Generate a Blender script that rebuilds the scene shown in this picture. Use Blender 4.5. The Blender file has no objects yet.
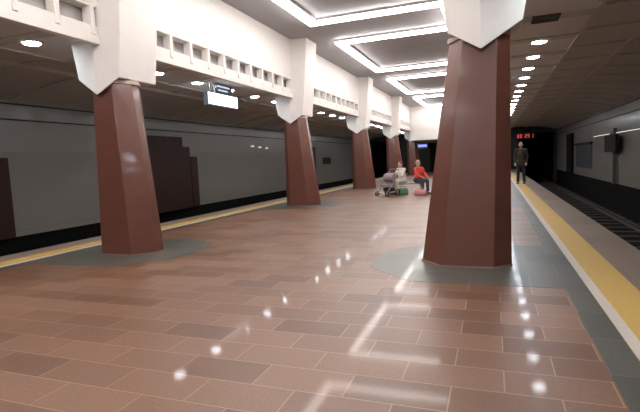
import bpy, bmesh, math, random
from mathutils import Vector, Matrix
random.seed(7)
scn = bpy.context.scene
C = scn.collection

# ---------------------------------------------------------------- camera
RX = Vector((0.9369, -0.0136, -0.3494)); FW = Vector((0, 0, 0))
def _cam():
    f, cx, cy = 465.0, 320.0, 206.0
    v1 = Vector((493-cx, 154-cy, f)).normalized()
    v2 = -Vector((-924-cx, 218-cy, f))
    X = (v2 - v1*v2.dot(v1)).normalized()
    Z = X.cross(v1)
    if Z.y > 0: Z = -Z
    R = Matrix((X, v1, Z))                       # world = R @ cam (x right, y down, z forward)
    r = Matrix((( R[0][0], -R[0][1], -R[0][2]), (R[1][0], -R[1][1], -R[1][2]), (R[2][0], -R[2][1], -R[2][2])))
    cd = bpy.data.cameras.new('camera'); co = bpy.data.objects.new('camera', cd); C.objects.link(co)
    cd.sensor_width = 36; cd.lens = 36*f/640; cd.clip_end = 200; cd.clip_start = .05
    co.matrix_world = Matrix.Translation((0, 0, 1.35)) @ r.to_4x4()
    scn.camera = co
_cam()

# ---------------------------------------------------------------- world, exposure
w = bpy.data.worlds.new('world'); scn.world = w; w.use_nodes = True
w.node_tree.nodes['Background'].inputs[0].default_value = (.5, .55, .6, 1)
w.node_tree.nodes['Background'].inputs[1].default_value = .02
scn.view_settings.view_transform = 'Standard'; scn.view_settings.look = 'None'
scn.view_settings.gamma = 1; scn.view_settings.use_curve_mapping = False
scn.view_settings.exposure = 0.0
STRIP = 24.0       # emission of the ceiling tubes
DOWN = 90.0        # emission of the aisle downlights

# ---------------------------------------------------------------- materials
def mat(name, col, rough=.6, coat=0, coatr=.05, col2=None, nscale=6, bump=0, metal=0, spec=.5, detail=5, stretch=None):
    m = bpy.data.materials.new(name); m.use_nodes = True
    nt = m.node_tree; b = nt.nodes['Principled BSDF']
    b.inputs['Roughness'].default_value = rough
    b.inputs['Metallic'].default_value = metal
    b.inputs['Specular IOR Level'].default_value = spec
    b.inputs['Coat Weight'].default_value = coat
    b.inputs['Coat Roughness'].default_value = coatr
    tc = nt.nodes.new('ShaderNodeTexCoord'); mp = nt.nodes.new('ShaderNodeMapping')
    nt.links.new(tc.outputs['Object'], mp.inputs[0])
    if stretch: mp.inputs['Scale'].default_value = stretch
    n = nt.nodes.new('ShaderNodeTexNoise'); n.inputs['Scale'].default_value = nscale; n.inputs['Detail'].default_value = detail
    nt.links.new(mp.outputs[0], n.inputs['Vector'])
    mx = nt.nodes.new('ShaderNodeMix'); mx.data_type = 'RGBA'
    c2 = col2 or tuple(c*.82 for c in col)
    mx.inputs[6].default_value = (*col, 1); mx.inputs[7].default_value = (*c2, 1)
    nt.links.new(n.outputs[0], mx.inputs[0]); nt.links.new(mx.outputs[2], b.inputs['Base Color'])
    if bump:
        bp = nt.nodes.new('ShaderNodeBump'); bp.inputs['Strength'].default_value = bump; bp.inputs['Distance'].default_value = .02
        nt.links.new(n.outputs[0], bp.inputs['Height']); nt.links.new(bp.outputs[0], b.inputs['Normal'])
    return m
def emi(name, col, s):
    m = bpy.data.materials.new(name); m.use_nodes = True; nt = m.node_tree
    nt.nodes.remove(nt.nodes['Principled BSDF'])
    e = nt.nodes.new('ShaderNodeEmission'); e.inputs[0].default_value = (*col, 1); e.inputs[1].default_value = s
    nt.links.new(e.outputs[0], nt.nodes['Material Output'].inputs[0]); return m
def tiles(name, c1, c2, mort, bw, rh, ms, loc=(0, 0, 0), rough=.35, coat=.5, coatr=.08, speck=.35, rot=None, bias=0):
    m = mat(name, c1, rough, coat, coatr); nt = m.node_tree; b = nt.nodes['Principled BSDF']
    mp = [n for n in nt.nodes if n.type == 'MAPPING'][0]
    mp2 = nt.nodes.new('ShaderNodeMapping'); mp2.inputs['Location'].default_value = loc
    if rot: mp2.inputs['Rotation'].default_value = rot
    nt.links.new(mp.outputs[0], mp2.inputs[0])
    br = nt.nodes.new('ShaderNodeTexBrick'); br.inputs['Scale'].default_value = 1
    br.inputs['Color1'].default_value = (*c1, 1); br.inputs['Color2'].default_value = (*c2, 1); br.inputs['Mortar'].default_value = (*mort, 1)
    br.inputs['Mortar Size'].default_value = ms; br.inputs['Brick Width'].default_value = bw; br.inputs['Row Height'].default_value = rh
    br.inputs['Mortar Smooth'].default_value = .3; br.inputs['Bias'].default_value = bias
    nt.links.new(mp2.outputs[0], br.inputs['Vector'])
    n = [x for x in nt.nodes if x.type == 'TEX_NOISE'][0]; n.inputs['Scale'].default_value = 45; n.inputs['Detail'].default_value = 6
    n2 = nt.nodes.new('ShaderNodeTexNoise'); n2.inputs['Scale'].default_value = .9; n2.inputs['Detail'].default_value = 4
    nt.links.new(mp.outputs[0], n2.inputs['Vector'])
    mr = nt.nodes.new('ShaderNodeMapRange'); mr.inputs['To Min'].default_value = 1-speck; mr.inputs['To Max'].default_value = 1+speck
    nt.links.new(n.outputs[0], mr.inputs[0])
    mu = nt.nodes.new('ShaderNodeMix'); mu.data_type = 'RGBA'; mu.blend_type = 'MULTIPLY'; mu.inputs[0].default_value = 1
    nt.links.new(br.outputs[0], mu.inputs[6]); nt.links.new(mr.outputs[0], mu.inputs[7])
    nt.links.new(mu.outputs[2], b.inputs['Base Color'])
    m3 = nt.nodes.new('ShaderNodeMapRange'); m3.inputs['To Min'].default_value = rough-.1; m3.inputs['To Max'].default_value = rough+.1
    nt.links.new(n2.outputs[0], m3.inputs[0]); nt.links.new(m3.outputs[0], b.inputs['Roughness'])
    bp = nt.nodes.new('ShaderNodeBump'); bp.inputs['Strength'].default_value = .25; bp.inputs['Distance'].default_value = .002; bp.invert = True
    b.inputs['Specular IOR Level'].default_value = .55
    nt.links.new(br.outputs[1], bp.inputs['Height']); nt.links.new(bp.outputs[0], b.inputs['Normal'])
    nt.links.new(bp.outputs[0], b.inputs['Coat Normal'])
    return m

M = {}
M['floor'] = tiles('red_granite_tiles', (.108, .044, .021), (.200, .100, .056), (.28, .18, .11), .585, .29, .005, (-.05, -.1, 0), rough=.42, coat=.12, coatr=.065)
M['grey'] = tiles('grey_granite_tiles', (.058, .052, .042), (.082, .074, .060), (.14, .12, .095), .6, .6, .005, (-.05, -.1, 0), rough=.42, coat=.12, coatr=.065)
M['edge'] = tiles('edge_granite', (.17, .12, .092), (.21, .15, .118), (.16, .12, .10), .9, 1.2, .006, rough=.5, coat=.15, coatr=.2)
M['yellow'] = mat('yellow_paint', (.40, .24, .05), .55, .1, .2, col2=(.52, .33, .09), nscale=25)
M['whiteline'] = mat('white_paint', (.52, .44, .38), .6, .05, .2, col2=(.42, .35, .30), nscale=20)
M['shaft'] = mat('polished_red_granite', (.092, .029, .018), .34, .40, .10, col2=(.145, .052, .034), nscale=3.5, detail=8)
M['plaster'] = mat('white_plaster', (.80, .765, .73), .75, col2=(.73, .69, .66), nscale=5, bump=.08)
M['mortar'] = mat('pale_mortar', (.55, .45, .40), .8)
M['joint'] = mat('base_joint', (.24, .17, .14), .7)
M['ceil'] = mat('grey_ceiling', (.42, .41, .42), .8, col2=(.34, .33, .34), nscale=1.2)
M['aisle'] = mat('aisle_ceiling', (.70, .67, .65), .5, .15, .3, col2=(.60, .57, .55), nscale=1.6)
M['vault'] = mat('vault_concrete', (.54, .51, .48), .7, col2=(.43, .405, .375), nscale=1.3)
M['wall'] = tiles('track_wall_enamel', (.215, .195, .172), (.188, .17, .15), (.12, .105, .09), 1.9, 2.4, .006, rough=.4, coat=.3, coatr=.15, speck=.06, rot=(math.radians(90), 0, math.radians(90)))
M['black'] = mat('black_concrete', (.006, .006, .005), .95, col2=(.004, .004, .004), spec=.1)  # near-black matte tone for pit, wall base and tunnel
M['head'] = mat('dark_head_wall', (.05, .047, .04), .9, col2=(.03, .03, .026), spec=.2)
M['seam'] = mat('dark_seam', (.03, .026, .022), .8)
M['recess'] = mat('grey_recess', (.50, .48, .47), .8)
M['pylon'] = mat('dark_red_marble', (.024, .008, .006), .5, .0, .2, spec=.25, col2=(.042, .014, .011), nscale=5)
M['steel'] = mat('dull_steel', (.35, .35, .35), .35, metal=1)
M['railsteel'] = mat('rail_steel', (.16, .14, .13), .45, metal=.9)
M['sleeper'] = mat('dark_sleeper', (.03, .027, .024), .9)
M['tube'] = emi('white_tube_light', (1.0, .955, .93), STRIP)
M['down'] = emi('downlight_glow', (.86, .93, 1.0), DOWN)
M['signlit'] = emi('lit_sign_face', (.88, .95, 1.0), 3.2)
M['letter'] = emi('lit_letters', (.7, .8, .95), 1.2)
M['bluelit'] = emi('blue_lit_sign', (.30, .35, 1.0), 1.3)
M['red_led'] = emi('red_led', (1, .10, .10), .75)
M['signbody'] = mat('blue_grey_metal', (.24, .27, .33), .5)
M['darkbox'] = mat('brown_black_board', (.018, .012, .010), .7, spec=.2)
M['poster'] = mat('blue_grey_poster', (.018, .022, .036), .5, .1, .2, spec=.3, col2=(.05, .055, .065), nscale=2.5)
M['frame'] = mat('grey_frame', (.10, .095, .09), .6, spec=.3)
M['paint_dark'] = mat('dark_opening', (.008, .008, .007), .9, spec=.1)
M['lamp'] = emi('wall_lamp', (1, .95, .85), .8)  # emission for the painted-in glints on the track walls
M['skin'] = mat('skin', (.50, .30, .22), .5, col2=(.45, .26, .19))
M['hair_grey'] = mat('grey_hair', (.42, .36, .28), .8, nscale=40)
M['hair_dark'] = mat('dark_hair', (.05, .03, .025), .7, nscale=40)
M['hair_red'] = mat('auburn_hair', (.20, .05, .045), .7, nscale=40)
M['red'] = mat('orange_red_cloth', (.75, .075, .045), .8, col2=(.62, .06, .04))
M['white'] = mat('white_cloth', (.72, .66, .60), .8)
M['jeans'] = mat('dark_denim', (.03, .045, .075), .85, nscale=30)
M['brown'] = mat('brown_jacket_cloth', (.04, .026, .02), .8)
M['blackc'] = mat('black_cloth', (.022, .02, .022), .85)
M['shoe'] = mat('dark_shoe', (.02, .018, .018), .5)
M['green'] = mat('green_cloth', (.05, .16, .09), .8)
M['pink'] = mat('pink_cloth', (.50, .22, .22), .8)
M['grey_cloth'] = mat('grey_cloth', (.27, .22, .23), .8)
M['rubber'] = mat('black_rubber', (.02, .02, .02), .6)
M['wood'] = mat('brown_wood', (.13, .065, .035), .5, nscale=4, stretch=(1, 12, 12))
M['vent'] = mat('dark_vent', (.05, .045, .04), .6)

# ---------------------------------------------------------------- helpers
def obj(name, bm, m, parent=None, smooth=False, bevel=0):
    bmesh.ops.recalc_face_normals(bm, faces=bm.faces[:])
    me = bpy.data.meshes.new(name); bm.to_mesh(me); bm.free()
    for k in (m if isinstance(m, (list, tuple)) else [m]): me.materials.append(k)
    if smooth:
        for p in me.polygons: p.use_smooth = True
    o = bpy.data.objects.new(name, me); C.objects.link(o)
    if parent: o.parent = parent
    if bevel:
        b = o.modifiers.new('bevel', 'BEVEL'); b.width = bevel; b.segments = 2; b.limit_method = 'ANGLE'
    return o
def tag(o, label, cat, group=None, kind=None):
    o['label'] = label; o['category'] = cat
    if group: o['group'] = group
    if kind: o['kind'] = kind
    return o
def thing(name, label, cat, loc=(0, 0, 0), rz=0, group=None):
    o = bpy.data.objects.new(name, None); C.objects.link(o); o.empty_display_size = .1
    o.location = loc; o.rotation_euler = (0, 0, rz)
    return tag(o, label, cat, group)
def dup(root, loc, label, group=None, rz=None):
    r = root.copy(); C.objects.link(r); r.location = loc; r['label'] = label
    if rz is not None: r.rotation_euler = (0, 0, rz)
    if group: r['group'] = group
    for ch in list(root.children):
        c = ch.copy(); C.objects.link(c); c.parent = r
        for g in list(ch.children):
            d = g.copy(); C.objects.link(d); d.parent = c
    return r
def st(o): o['kind'] = 'structure'; return o
def bx(bm, x0, x1, y0, y1, z0, z1):
    v = [bm.verts.new((x, y, z)) for z in (z0, z1) for x, y in ((x0, y0), (x1, y0), (x1, y1), (x0, y1))]
    for f in ((3, 2, 1, 0), (4, 5, 6, 7), (0, 1, 5, 4), (1, 2, 6, 5), (2, 3, 7, 6), (3, 0, 4, 7)): bm.faces.new([v[i] for i in f])
    return bm
def box(*a): return bx(bmesh.new(), *a)
def loft(bm, rings, cap=True):
    rs = [[bm.verts.new(p) for p in r] for r in rings]
    n = len(rs[0])
    for a, b in zip(rs, rs[1:]):
        for i in range(n): bm.faces.new((a[i], a[(i+1) % n], b[(i+1) % n], b[i]))
    if cap: bm.faces.new(rs[0]); bm.faces.new(rs[-1])
    return rs
def tube(bm, p, q, r0, r1=None, n=10):
    p, q = Vector(p), Vector(q); r1 = r0 if r1 is None else r1
    d = (q-p).normalized(); a = d.orthogonal().normalized(); b = d.cross(a)
    loft(bm, [[c + (a*math.cos(t)+b*math.sin(t))*r for t in [2*math.pi*i/n for i in range(n)]] for c, r in ((p, r0), (q, r1))])
    return bm
def ball(bm, c, r, seg=14, rot=None):
    r = Vector((r, r, r)) if isinstance(r, (int, float)) else Vector(r)
    mt = Matrix.Translation(c) @ (rot.to_4x4() if rot else Matrix()) @ Matrix.Diagonal((*r, 1))
    bmesh.ops.create_uvsphere(bm, u_segments=seg, v_segments=max(6, seg*2//3), radius=1, matrix=mt); return bm
def cap(bm, p, q, r0, r1=None):
    r1 = r0 if r1 is None else r1
    tube(bm, p, q, r0, r1, 14); ball(bm, p, r0); ball(bm, q, r1); return bm

# ---------------------------------------------------------------- layout (metres, y runs along the platform)
XC = -3.0; S = 7.55; Y0 = 6.17; YA, YB = -9.0, 43.0
ZC = 5.1; ZA = 3.44; YW = 35.2
def sx(s, u): return XC + s*u

# ---- structure: platform
st(obj('floor', box(sx(-1, 3.86), sx(1, 3.86), YA, YB, -.3, 0), M['floor']))
n_t = [0]
def trim(bm, m, parent=None, **k):
    n_t[0] += 1; return st(obj('trim_%d' % n_t[0], bm, m, parent, **k))
for s in (-1, 1):
    def strip(u0, u1, z0, z1): return box(*sorted((sx(s, u0), sx(s, u1))), YA, YB, z0, z1)
    trim(strip(3.65, 3.86, 0, .002), M['grey'])
    trim(strip(3.86, 3.95, -.3, .002), M['whiteline'])
    trim(strip(3.95, 4.28, -.3, .004), M['yellow'])
    trim(strip(4.28, 4.8, -.3, 0), M['edge'])
    trim(strip(3.9, 4.7, -1.25, -.3), M['black'])
    # granite inlays round the pillars
    for k in range(5):
        y = Y0 + k*S; bm = bmesh.new()
        a, b, c = 1.52, 1.15, .6
        P = [(a, -b+c), (a+c, -b), (3.65, -b), (3.65, b), (a+c, b), (a, b-c)]
        loft(bm, [[(sx(s, u), y+v, z) for u, v in P] for z in (0, .002)])
        trim(bm, M['grey'])

# ---- structure: hall ceiling, end walls
st(obj('ceiling', box(sx(-1, 2.95), sx(1, 2.95), YA, YB, ZC, ZC+.2), M['ceil']))
st(obj('wall_back', box(sx(-1, 8.0), sx(1, 8.0), YA-.2, YA, -1.3, 5.3), M['plaster']))
bm = box(sx(-1, 2.75), sx(1, 2.75), YW, YW+.3, 2.62, ZC)
for k in range(1, 4): bx(bm, sx(-1, 2.75)+k*1.375-.012, sx(-1, 2.75)+k*1.375+.012, YW-.015, YW, 2.66, ZC)
st(obj('wall_far_upper', bm, M['plaster']))
st(obj('ceiling_low', box(sx(-1, 2.75), sx(1, 2.75), YW+.3, YB, 2.62, 2.8), M['vault']))
bm = bmesh.new()
bx(bm, sx(-1, 4.8), sx(1, 4.8), YB, YB+.3, 0, 3.8)
st(obj('wall_far', bm, M['head']))
for s, nm in ((-1, 'left'), (1, 'right')):
    bm = bmesh.new()                                       # head wall with the tunnel mouth
    a, b = sorted((sx(s, 4.8), sx(s, 8.0)))
    bx(bm, a, b, YB, YB+.3, 2.95, 3.8)
    for u0, u1 in ((4.8, 5.0), (7.7, 8.0)):
        p, q = sorted((sx(s, u0), sx(s, u1))); bx(bm, p, q, YB, YB+.3, -1.3, 2.95)
    st(obj('wall_tunnel_head_'+nm, bm, M['head']))
    p, q = sorted((sx(s, 5.0), sx(s, 7.7)))
    bm = bmesh.new()
    bx(bm, p-.1, p, YB+.3, YB+14, -1.3, 3.05); bx(bm, q, q+.1, YB+.3, YB+14, -1.3, 3.05)
    bx(bm, p-.1, q+.1, YB+.3, YB+14, 2.95, 3.05); bx(bm, p-.1, q+.1, YB+14, YB+14.1, -1.3, 3.05)
    st(obj('wall_tunnel_'+nm, bm, M['black']))
    # track wall, seam mouldings, black base, pit floor
    p, q = sorted((sx(s, 7.9), sx(s, 8.05)))
    st(obj('wall_'+nm, box(p, q, YA, YB, -.14, 3.2), M['wall']))
    p, q = sorted((sx(s, 7.96), sx(s, 8.1)))
    trim(box(p, q, YA, YB, -1.3, -.14), M['black'])
    for z in (2.70, 3.08):
        p, q = sorted((sx(s, 7.88), sx(s, 7.9))); trim(box(p, q, YA, YB, z-.018, z+.018), M['seam'])
    p, q = sorted((sx(s, 4.7), sx(s, 8.0)))
    st(obj('floor_track_'+nm, box(p, q, YA, YB+14, -1.35, -1.25), M['black']))
    # aisle ceiling and the ribbed vault above the track
    p, q = sorted((sx(s, 2.85), sx(s, 4.5)))
    st(obj('ceiling_aisle_'+nm, box(p, q, YA, YB, ZA, ZA+.12), M['aisle']))
    prof = [(4.5, 3.50), (5.6, 3.52), (6.6, 3.44), (7.4, 3.30), (8.05, 3.12)]
    bm = bmesh.new()
    loft(bm, [[(sx(s, u), y, z) for u, z in prof] + [(sx(s, u), y, z+.1) for u, z in reversed(prof)] for y in (YA, YB)])
    st(obj('ceiling_vault_'+nm, bm, M['vault']))
    trim(box(*sorted((sx(s, 4.46), sx(s, 4.52))), YA, YB, ZA-.03, ZA+.1), M['vault'])
    trim(box(*sorted((sx(s, 5.55), sx(s, 5.65))), YA, YB, 3.44, 3.55), M['vault'])
    rb = None
    for k in range(34):
        y = YA + .8 + k*1.5
        if rb is None:
            bm = bmesh.new()
            loft(bm, [[(sx(s, u), yy, z-.03) for u, z in prof] + [(sx(s, u), yy, z+.02) for u, z in reversed(prof)] for yy in (-.13, .13)])
            bx(bm, *sorted((sx(s, 2.95), sx(s, 4.46))), -.13, .13, ZA-.02, ZA+.02)
            rb = trim(bm, M['vault']); rb.location.y = y
        else:
            n_t[0] += 1; c = rb.copy(); c.name = 'trim_%d' % n_t[0]; C.objects.link(c); c.location.y = y

# ---- arcade fascia between the pillars: lower beam, slotted band, white upper wall
for s in (-1, 1):
    for k in range(-3, 5):
        ya = Y0 + k*S + .58; yb = ya + S - .82
        ya = max(ya, YA)
        if k == 4: yb = YB
        if k == 4: ztop = 3.95
        if k == 3: yb = YW+1.1-.45+.45
        X = lambda u0, u1: sorted((sx(s, u0), sx(s, u1)))
        bm = bmesh.new()
        bx(bm, *X(2.75, 2.95), ya, yb, 3.88, ZC); bx(bm, *X(2.75, 2.87), ya, yb, 3.33, 3.60)
        root = trim(bm, M['plaster'], bevel=.01)
        r = obj('recess_panel', box(*X(2.94, 3.0), ya, yb, 3.46, 3.95), M['recess'], root)
        y = ya + .24; first = None
        while y < yb-.05:
            if first is None:
                bm = box(*X(2.73, 2.90), -.04, .04, 3.46, 3.9); first = obj('post', bm, M['plaster'], root, bevel=.008); first.location.y = y
            else:
                c = first.copy(); C.objects.link(c); c.parent = root; c.location.y = y
            y += .63

# ---------------------------------------------------------------- pillars
def make_pillar(s, k, label):
    t = thing('pillar', label, 'pillar', (XC, Y0+k*S, 0), group=None)
    def oct_(u0, u1, h, c, z, g=.27, yo=0): return [(s*u, v+yo, z) for u, v in ((u0+g, -h), (u1-c, -h), (u1, -h+c), (u1, h-c), (u1-c, h), (u0+g, h), (u0, .07), (u0, -.07))]
    bm = bmesh.new()
    rings = [oct_(2.12+.39*f, 3.20+.0*f, .38-.06*f, .2-.06*f, 2.63*f*1.06, .27-.10*f, -.02+.11*f) for f in (0, .25, .5, .75, 1)]
    loft(bm, rings); obj('shaft', bm, M['shaft'], t, bevel=.006)
    bm = bmesh.new(); loft(bm, [oct_(2.11, 3.21, .39, .2, 0.003, .27, -.02), oct_(2.11, 3.21, .39, .2, .018, .27, -.02)]); obj('base_joint', bm, M['joint'], t)
    bm = bmesh.new(); loft(bm, [oct_(2.48, 3.21, .335, .14, 2.74, .17, .09), oct_(2.48, 3.21, .335, .14, 2.80, .17, .09)]); obj('mortar_collar', bm, M['mortar'], t)
    YO = .13
    def lev(ui, uo, zi, zr, zo, ur=2.88, hr=.47, hc=.37, b=.12, bk=0):
        return [(x, y+YO, z) for x, y, z in ((s*ui, -hc, zi), (s*ur, -hr, zr), (s*uo, -hc, zo), (s*uo, hc+b, zo), (s*ur, hr+b, zr+bk), (s*ui, hc+b, zi))]
    bm = bmesh.new()
    rs = loft(bm, [lev(2.50, 3.33, 2.81, 2.56, 2.85, bk=.27), lev(2.42, 3.42, 3.42, 3.36, 3.38), lev(2.25, 3.42, ZC, ZC, ZC)], cap=False)
    bm.faces.new(rs[-1])
    c = bm.verts.new((s*2.9, .15, 2.83))
    for i in range(6): bm.faces.new((rs[0][i], c, rs[0][(i+1) % 6]))
    obj('capital', bm, M['plaster'], t, bevel=.012)
    return t
LP = ['nearest red granite pillar of the left row, white capital cut by the picture top',
      'second red granite pillar of the left row, just right of the lit sign',
      'third red granite pillar of the left row, left of the seated people',
      'fourth red granite pillar of the left row, directly behind the stroller',
      'farthest brownish pillar of the left row, under the white end wall']
RP = ['large red granite pillar standing nearest, right of centre beside the yellow line',
      'pillar of the right row directly behind the large nearest one',
      'third pillar of the right row, hidden behind the large near one',
      'fourth pillar of the right row, hidden behind the large near one',
      'last pillar of the right row, hidden behind the large near one']
for k in range(5):
    make_pillar(-1, k, LP[k]); make_pillar(1, k, RP[k])

# ---------------------------------------------------------------- ceiling tube rectangles
LL = ['meandering ceiling light loop over the floor behind the viewer', 'nearest meandering ceiling light loop, above the top of the picture',
      'meandering ceiling light loop whose bright corner touches the second left pillar top', 'brightest fully seen meandering ceiling light loop, before the third left pillar',
      'meandering ceiling light loop between the third and fourth left pillars', 'farthest meandering ceiling light loop in front of the white end wall']
r0 = None
for i, k in enumerate(range(-3, 3)):
    y = 14.15 + k*S; x0, x1 = -1.56, 2.06; L = 5.45
    if r0 is None:
        r0 = thing('ceiling_light', LL[0], 'ceiling light', (XC, y, 5.0), group='meandering light tubes on the hall ceiling')
        for a in ((x0, x1, 0, .22), (x0, x1, L-.22, L), (x0, x0+.22, .23, L-.23), (x1-.22, x1, L+.01, S-.01)):
            tb = obj('light_tube', box(a[0], a[1], a[2], a[3], -.03, .03), M['tube'], r0)
            obj('tube_tray', box(a[0]-.03, a[1]+.03, a[2]-.0, a[3]+.0, .032, .1), M['ceil'], tb)
    else: dup(r0, (XC, y, 5.0), LL[i])

# ---------------------------------------------------------------- aisle downlights
d0 = None; names = ('nearest', 'second', 'third', 'fourth', 'fifth', 'sixth', 'seventh', 'eighth', 'ninth', 'tenth')
for s in (-1, 1):
    seq = 0
    for k in range(-9, 23):
        y = (10.0 if s == 1 else 10.0) + 1.48*k - .0
        if y > 42.5 or y < YA+.3 or (s == 1 and 8 < y < 9): continue
        vis = y > (9.5 if s == 1 else 5)
        if vis: seq += 1
        side = 'right' if s == 1 else 'left'
        if not vis: lab = 'round recessed downlight of the %s aisle ceiling behind the picture edge' % side; grp = 'unseen %s aisle downlights' % side
        elif seq <= 8: lab = 'round recessed downlight in the %s aisle ceiling, %s from the viewer in its row' % (side, names[seq-1]); grp = '%s aisle downlights' % side
        else: lab = 'tiny far round downlight merging into the %s aisle ceiling row' % side; grp = 'far %s aisle downlights' % side
        loc = (sx(s, 3.84), y, ZA)
        if d0 is None:
            d0 = thing('downlight', lab, 'ceiling light', loc, group=grp)
            bm = bmesh.new(); tube(bm, (0, 0, -.028), (0, 0, -.004), .118, .13, n=24); obj('lamp_disc', bm, M['down'], d0)
            bm = bmesh.new(); n = 24
            R = lambda r, z: [(r*math.cos(2*math.pi*i/n), r*math.sin(2*math.pi*i/n), z) for i in range(n)]
            rs = loft(bm, [R(.137, -.001), R(.137, -.02), R(.165, -.014), R(.17, -.001)], cap=False)
            obj('rim', bm, M['steel'], d0, smooth=True)
        else: dup(d0, loc, lab, grp)

# ceiling vent in right aisle
t = thing('ceiling_vent', 'dark slotted vent in the right aisle ceiling, nearer than the first downlight', 'vent', (.79, 8.32, ZA))
obj('backing', box(-.2, .2, -.16, .16, -.03, 0), M['vent'], t)
for i in range(5): obj('slat', box(-.19, .19, -.13+i*.065-.012, -.13+i*.065+.012, -.045, -.03), M['frame'], t)

# ---------------------------------------------------------------- hanging lit sign in the left aisle
t = thing('hanging_sign', 'glowing white rectangular sign hanging under the left aisle ceiling', 'sign', (-6.5, 9.82, 2.88))
obj('sign_case', box(-.06, .06, -.03, 1.40, -.03, .31), M['signbody'], t, bevel=.008)
obj('lit_face', box(.06, .066, 0, 1.37, 0, .28), M['signlit'], t)
obj('lit_face', box(-.066, -.06, 0, 1.37, 0, .28), M['signlit'], t)
for y in (.2, 1.2): obj('hanger_rod', tube(bmesh.new(), (0, y, .31), (0, y, ZA-2.88), .012), M['steel'], t)
t = thing('direction_plate', 'small dark plate with two short bright lines above the glowing sign', 'sign', (-6.5, 10.2, 3.20))
obj('plate', box(-.02, .02, 0, .78, 0.0, .22), M['signbody'], t)
bm = bmesh.new()
random.seed(3)
for row, (z, ya, yb) in enumerate(((.145, .1, .7), (.05, .14, .6))):
    y = ya
    while y < yb:
        wd = random.choice((.03, .045, .055)); bx(bm, .02, .024, y, y+wd, z, z+.04); y += wd+.02
obj('lettering', bm, M['letter'], t)
bm = bmesh.new(); tube(bm, (.02, .04, .13), (.026, .04, .13), .03, n=16); obj('round_mark', bm, M['letter'], t)

# ---------------------------------------------------------------- stepped marble slabs on the left wall
def slab(y0, y1, ztop, dep, label, s=-1, zb=-.14, m='pylon'):
    a, b = sorted((sx(s, 7.9), sx(s, 7.9-dep)))
    o = obj('wall_slab', box(a, b, y0, y1, zb, ztop), M[m], bevel=.01); return tag(o, label, 'wall slab')
slab(12.4, 14.30, 2.47, .30, 'tallest dark red marble slab on left track wall, beside the nearest left pillar')
slab(14.42, 14.84, 2.13, .20, 'middle dark red marble slab of the stepped trio on the left track wall')
slab(14.98, 15.40, 1.77, .12, 'lowest narrow dark red slab ending the stepped trio on the left track wall')
slab(7.2, 7.85, 1.78, .10, 'dark slab on the left track wall cut by the left picture edge')
slab(27.6, 28.3, 2.3, .15, 'dark slab on the left track wall just left of the third pillar')
# small glints on the left wall, added as glowing bodies
for y, z, lab in ((20.0, 2.24, 'first of the small bright glints on the left track wall'), (20.75, 2.2, 'second small bright lamp on the left track wall, middle of three'),
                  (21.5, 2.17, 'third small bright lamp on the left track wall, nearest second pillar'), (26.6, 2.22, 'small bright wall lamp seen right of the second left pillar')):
    t = thing('wall_lamp', lab, 'lamp', (sx(-1, 7.9), y, z), group='small glowing glints on the left track wall')
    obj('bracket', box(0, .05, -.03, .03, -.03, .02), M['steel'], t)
    bm = bmesh.new(); ball(bm, (.08, 0, 0), (.05, .16, .03)); obj('glow_spot', bm, M['lamp'], t, smooth=True)
# line diagram plate on left wall
t = thing('wall_plate', 'small dark plate on the left track wall between second and third pillars', 'sign', (sx(-1, 7.9), 30.0, 1.2))
obj('plate', box(0, .04, 0, 1.6, 0, .4), M['darkbox'], t); obj('plate_frame', box(0, .03, -.04, 1.64, -.04, .44), M['frame'], t)

# ---------------------------------------------------------------- right track wall fittings
XR = sx(1, 7.9)
t = thing('glint_strip', 'thin bright lamp strip along the right track wall', 'light', (XR, 18.0, 2.0))  # glowing tubes added in place of a pipe's highlight
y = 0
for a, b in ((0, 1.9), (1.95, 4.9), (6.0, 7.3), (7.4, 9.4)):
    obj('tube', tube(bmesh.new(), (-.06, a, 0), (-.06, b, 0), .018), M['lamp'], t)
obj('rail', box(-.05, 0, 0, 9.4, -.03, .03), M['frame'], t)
t = thing('wall_board', 'dark brown square board on a stand against the right track wall', 'board', (XR, 23.95, -.2))
obj('board', box(-.30, -.18, -2.2, -.2, 1.42, 2.12), M['darkbox'], t, bevel=.01)
obj('post', box(-.17, -.05, -1.25, -1.12, 0.06, 2.4), M['frame'], t)
t = thing('poster_frame', 'pair of dark blue posters under a shelf on the right track wall', 'poster', (XR, 28.1, .35))
obj('frame', box(-.05, 0, 0, 4.9, -.02, 1.27), M['frame'], t)
obj('poster', box(-.06, -.05, .25, 2.2, .05, 1.15), M['poster'], t)
obj('poster', box(-.06, -.05, 2.6, 4.6, .05, 1.15), M['poster'], t)
obj('header', box(-.12, 0, -.1, 5.0, 1.27, 1.42), M['darkbox'], t)
slab(34.1, 36.0, 2.45, .18, 'tall dark pylon slab on the right track wall beyond the posters', s=1, m='paint_dark')

# ---------------------------------------------------------------- tunnel clock and far signs
t = thing('led_clock', 'red lit digital interval clock over the right tunnel mouth', 'clock', (1.75, 41.6, 2.45))
obj('clock_case', box(0, 1.55, 0, .22, 0, .48), M['darkbox'], t, bevel=.01)
for y0 in (.25, 1.3): obj('hanger', box(y0-.02, y0+.02, .08, .12, .48, 3.52-2.45), M['frame'], t)
segs = {'a': (0, .14, .26, .30), 'd': (0, .14, 0, .04), 'g': (0, .14, .13, .17), 'f': (0, .04, .14, .30), 'e': (0, .04, 0, .16), 'b': (.10, .14, .14, .30), 'c': (.10, .14, 0, .16)}
for x, dg in ((.12, 'abcdefg'), (.33, 'abcdef'), (.68, 'abged'), (.89, 'abcdfg'), (1.18, 'bc'),):
    bm = bmesh.new()
    for q in dg:
        a = segs[q]; bx(bm, x+a[0], x+a[1], -.012, 0, .09+a[2], .09+a[3])
    obj('digit', bm, M['red_led'], t)
t = thing('blue_sign', 'small blue lit sign in the dark passage under the white end wall', 'sign', (-5.45, 38.5, 2.05))
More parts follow.
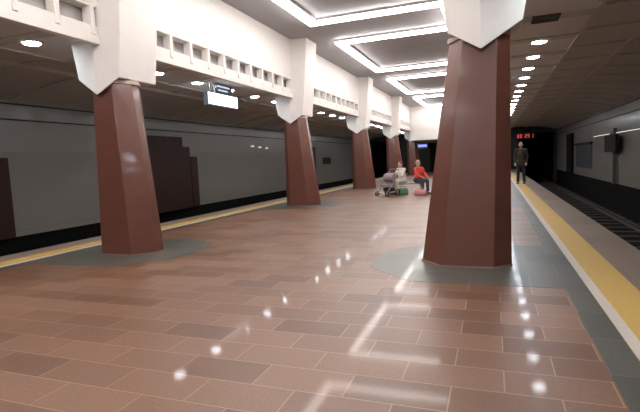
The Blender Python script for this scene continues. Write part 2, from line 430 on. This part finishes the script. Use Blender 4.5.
obj('sign_case', box(-.3, .5, 0, .12, 0, .4), M['signbody'], t); obj('lit_face', box(-.25, .45, -.01, 0, .12, .32), M['bluelit'], t)
for x in (-.2, .4): obj('hanger_rod', box(x-.01, x+.01, .05, .07, .4, .57), M['steel'], t)
for i in range(3):
    x = sx(-1, 2.3)+i*1.6
    st(obj('door_%d' % (i+1), box(x, x+1.2, YB-.08, YB, 0, 2.2), M['paint_dark']))

# ---------------------------------------------------------------- rails
for s in (-1, 1):
    for j, u in enumerate((5.55, 7.05)):
        bm = bmesh.new(); x = sx(s, u)
        prof = [(-.07, 0), (.07, 0), (.07, .02), (.012, .04), (.012, .11), (.035, .125), (.035, .16), (-.035, .16), (-.035, .125), (-.012, .11), (-.012, .04), (-.07, .02)]
        loft(bm, [[(x+a, y, -1.13+z) for a, z in prof] for y in (YA, YB+13.8)])
        tag(obj('rail', bm, M['railsteel']), 'steel running rail of the %s track, %s the platform' % ('left' if s < 0 else 'right', 'next to' if j == 0 else 'farther from'), 'rail')
    sl = None
    for k in range(60):
        y = YA + .4 + k*.85
        if sl is None:
            sl = obj('sleeper', box(*sorted((sx(s, 5.1), sx(s, 7.5))), -.12, .12, -1.25, -1.13), M['sleeper'], bevel=.01); sl.location.y = y
            tag(sl, 'dark sleeper under the rails of the %s track' % ('left' if s < 0 else 'right'), 'sleeper', '%s track sleepers' % ('left' if s < 0 else 'right'))
        else:
            c = sl.copy(); C.objects.link(c); c.location.y = y

# ---------------------------------------------------------------- people
def remesh(o, v=.012):
    m = o.modifiers.new('remesh', 'REMESH'); m.mode = 'VOXEL'; m.voxel_size = v; m.use_smooth_shade = True
    s_ = o.modifiers.new('smooth', 'SMOOTH'); s_.factor = .5; s_.iterations = 3
    return o
V = Vector
def hand(bm, wrist, elbow, side):
    d = (V(wrist)-V(elbow)).normalized(); lat = d.cross(V((0, 0, 1)))
    lat = lat.normalized() if lat.length > .2 else V((0, 1, 0))
    nrm = d.cross(lat).normalized()
    pc = V(wrist)+d*.055; cap(bm, V(wrist), V(wrist)+d*.08, .024, .034)
    for i, L in enumerate((.062, .075, .07, .055)):
        o = (i-1.5)*.021; a = pc+d*.035+lat*o; b = a+d*L*.55-nrm*.008; c = b+d*L*.5-nrm*.026
        cap(bm, a, b, .0095, .009); cap(bm, b, c, .009, .0078)
    a = pc-d*.02+lat*.03*side; b = a+(d*.6+lat*side).normalized()*.035; cap(bm, a, b, .012, .010); cap(bm, b, b+d*.03, .010, .009)
def person(label, loc, rz, J, top, legs, hair, sleeve=True, longhair=False, coat_len=0, tname='top', lname='trousers'):
    t = thing('person', label, 'person', loc, rz)
    g = {k: V(v) for k, v in J.items()}
    bm = bmesh.new()
    up = (g['neck']-g['pelvis']).normalized()
    cap(bm, g['pelvis'], g['chest'], .125, .135); cap(bm, g['shL'], g['shR'], .058); cap(bm, g['hipL'], g['hipR'], .10)
    cap(bm, g['chest'], g['neck'], .11, .06); cap(bm, g['neck'], g['head'], .055, .055)
    h = g['head']; ball(bm, h, (.078, .098, .118)); ball(bm, h+V((0, -.03, -.06)), (.056, .07, .06))
    cap(bm, h+V((0, -.096, .012)), h+V((0, -.118, -.022)), .010, .014)
    for q in (-1, 1): ball(bm, h+V((q*.080, 0, -.005)), (.014, .026, .034)); 
    cap(bm, h+V((-.02, -.098, -.058)), h+V((.02, -.098, -.058)), .008)
    for q in 'LR':
        sd = 1 if q == 'L' else -1
        cap(bm, g['sh'+q], g['el'+q], .048, .038); cap(bm, g['el'+q], g['wr'+q], .038, .026); hand(bm, g['wr'+q], g['el'+q], sd)
        cap(bm, g['hip'+q], g['kn'+q], .082, .056); cap(bm, g['kn'+q], g['an'+q], .055, .036)
        cap(bm, g['an'+q], g['an'+q]+V((0, -.13, -.04)), .036, .028)
    remesh(obj('body', bm, M['skin'], t), .009)
    bm = bmesh.new()
    cap(bm, g['pelvis']+up*(.02-coat_len), g['chest'], .155, .16); cap(bm, g['shL'], g['shR'], .074); cap(bm, g['chest'], g['neck']-up*.04, .13, .075)
    if coat_len: cap(bm, g['hipL'], g['hipR'], .135)
    for q in 'LR':
        cap(bm, g['sh'+q], g['el'+q], .066, .054)
        if sleeve: cap(bm, g['el'+q], g['wr'+q], .054, .042)
    remesh(obj(tname, bm, top, t), .015)
    bm = bmesh.new(); cap(bm, g['hipL'], g['hipR'], .125); cap(bm, g['pelvis'], g['pelvis']+up*.06, .13)
    for q in 'LR': cap(bm, g['hip'+q], g['kn'+q], .10, .073); cap(bm, g['kn'+q], g['an'+q]+V((0, 0, .02)), .073, .058)
    remesh(obj(lname, bm, legs, t), .015)
    bm = bmesh.new(); ball(bm, h+V((0, .022, .03)), (.088, .098, .112)); 
    if longhair: cap(bm, h+V((0, .06, 0)), h+V((0, .09, -.17)), .075, .05)
    for v in [v for v in bm.verts if v.co.y < h.y-.055 and v.co.z < h.z+.055]: v.co.y = h.y-.045
    remesh(obj('hair', bm, hair, t), .012)
    for q in (-1, 1):
        bm = bmesh.new(); ball(bm, h+V((q*.03, -.089, .012)), (.011, .006, .007), 8); obj('eye', bm, M['hair_dark'], t, smooth=True)
    for q in 'LR':
        bm = bmesh.new(); a = g['an'+q]
        cap(bm, a+V((0, .03, -.035)), a+V((0, -.15, -.05)), .045, .038)
        for v in bm.verts: v.co.z = max(v.co.z, a.z-.085)
        remesh(obj('shoe', bm, M['shoe'], t), .01)
    return t
stand = dict(pelvis=(0, 0, .96), chest=(0, 0, 1.30), neck=(0, 0, 1.53), head=(0, -.02, 1.69), shL=(.19, 0, 1.46), shR=(-.19, 0, 1.46),
             elL=(.25, .03, 1.17), elR=(-.25, .02, 1.17), wrL=(.23, -.10, .93), wrR=(-.23, -.08, .93),
             hipL=(.09, 0, .93), hipR=(-.09, 0, .93), knL=(.11, -.02, .50), knR=(-.11, -.03, .50), anL=(.13, .02, .085), anR=(-.13, 0, .085))
person('person standing on the yellow line in a dark brown jacket', (1.13, 21.95, .004), math.radians(-10), stand, M['brown'], M['blackc'], M['hair_dark'], coat_len=.12, tname='jacket')
sit1 = dict(pelvis=(0, 0, .58), chest=(0, -.05, .88), neck=(0, -.08, 1.10), head=(0, -.12, 1.24), shL=(.18, -.07, 1.03), shR=(-.18, -.07, 1.03),
            elL=(.22, -.22, .78), elR=(-.22, -.22, .78), wrL=(.12, -.42, .68), wrR=(-.12, -.42, .68),
            hipL=(.09, 0, .57), hipR=(-.09, 0, .57), knL=(.12, -.44, .53), knR=(-.12, -.44, .53), anL=(.12, -.46, .085), anR=(-.12, -.42, .085))
person('person in a white top seated on the bench, leaning to the stroller', (-3.22, 17.62, 0), math.radians(-35), sit1, M['white'], M['white'], M['hair_red'], sleeve=False, longhair=True)
sit2 = dict(sit1); sit2.update(chest=(0, -.03, .90), neck=(0, -.02, 1.12), head=(0, -.03, 1.26), elL=(.27, -.12, .80), wrL=(.2, -.34, .70))
person('person in an orange-red top and dark jeans seated sideways on the bench', (-2.64, 17.60, 0), math.radians(48), sit2, M['red'], M['jeans'], M['hair_grey'])

# bench, stroller, bags
t = thing('bench', 'long low wooden bench under the seated people', 'bench', (-3.14, 17.74, 0))
for i in range(4): obj('seat_slat', box(-.78, .78, -.22+i*.115, -.13+i*.115, .40, .43), M['wood'], t, bevel=.005)
for x in (-.66, .66):
    bm = box(x-.03, x+.03, -.2, .2, .36, .40); bx(bm, x-.025, x+.025, -.2, -.15, 0, .36); bx(bm, x-.025, x+.025, .15, .2, 0, .36); obj('leg_frame', bm, M['steel'], t)
t = thing('stroller', 'grey folding child stroller beside the person in white', 'stroller', (-3.62, 16.75, 0), math.radians(-30))
def wheel(x, y, r):
    bm = bmesh.new(); n = 20
    loft(bm, [[(x+d, y+q*math.cos(a), r+q*math.sin(a)) for a in [2*math.pi*i/n for i in range(n)]] for d, q in ((-.018, r*.8), (-.018, r), (.018, r), (.018, r*.8))], cap=False)
    o = obj('wheel', bm, M['rubber'], t)
    bm = bmesh.new(); tube(bm, (x-.02, y, r), (x+.02, y, r), r*.3, n=12)
    for i in range(5): a = 2*math.pi*i/5; tube(bm, (x, y, r), (x, y+r*.85*math.cos(a), r+r*.85*math.sin(a)), .008)
    obj('hub', bm, M['steel'], o)
for x, y, r in ((-.24, -.3, .09), (.24, -.3, .09), (-.26, .25, .12), (.26, .25, .12)): wheel(x, y, r)
bm = bmesh.new()
for q in (-.22, .22):
    tube(bm, (q, -.3, .1), (q, .12, .52), .013); tube(bm, (q, .12, .52), (q, .42, .95), .013); tube(bm, (q, .25, .12), (q, .0, .42), .013)
tube(bm, (-.22, .42, .95), (.22, .42, .95), .018); tube(bm, (-.24, .25, .12), (.24, .25, .12), .012); tube(bm, (-.22, -.3, .1), (.22, -.3, .1), .012)
obj('frame', bm, M['steel'], t)
bm = bmesh.new(); loft(bm, [[(x, -.2, .36), (x, -.18, .42), (x, .08, .40), (x, .24, .78), (x, .29, .76), (x, .12, .33)] for x in (-.19, .19)]); obj('seat', bm, M['grey_cloth'], t, bevel=.015)
bm = bmesh.new()
loft(bm, [[(x, .20-.20*math.sin(a)*r, .66+.16*math.cos(a)*r) for a in [math.pi*(-.15+1.0*i/8) for i in range(9)] for r in (1,)] + [(x, .22, .66)] for x in (-.21, .21)])
obj('canopy', bm, M['grey_cloth'], t, bevel=.01)
bm = box(-.17, .17, -.05, .22, .16, .30); obj('basket', bm, M['blackc'], t, bevel=.02)
def bag(label, loc, m, w_, d_, h_, rz):
    t = thing('bag', label, 'bag', loc, rz)
    bm = bmesh.new(); loft(bm, [[(x*k*w_/2, y*k2*d_/2, z*h_) for x, y in ((-1, -1), (0, -1.15), (1, -1), (1.05, 0), (1, 1), (0, 1.15), (-1, 1), (-1.05, 0))] for z, k, k2 in ((0, .9, .9), (.3, 1, 1), (.75, .95, .8), (1, .85, .35))])
    obj('bag_body', bm, m, t, bevel=.02)
    bm = bmesh.new(); P = [V((w_*.28*math.cos(a), 0, h_*.95+h_*.4*math.sin(a))) for a in [math.pi*i/8 for i in range(9)]]
    for a, b in zip(P, P[1:]): tube(bm, a, b, .01)
    obj('handle', bm, m, t)
bag('green bag on the floor in front of the bench', (-3.12, 17.15, 0), M['green'], .36, .2, .24, .2)
bag('pink bag on the floor in front of the person in jeans', (-2.45, 16.85, 0), M['pink'], .42, .24, .2, -.2)
#bag('dark grey shopping bag standing between the stroller and the bench', (-3.45, 17.35, 0), M['grey_cloth'], .3, .2, .34, .5)
for o in C.objects:
    if o.type == 'EMPTY' and o.get('category') in ('person', 'bench') and 'standing' not in o['label']: o.scale = (.9, .9, .9)
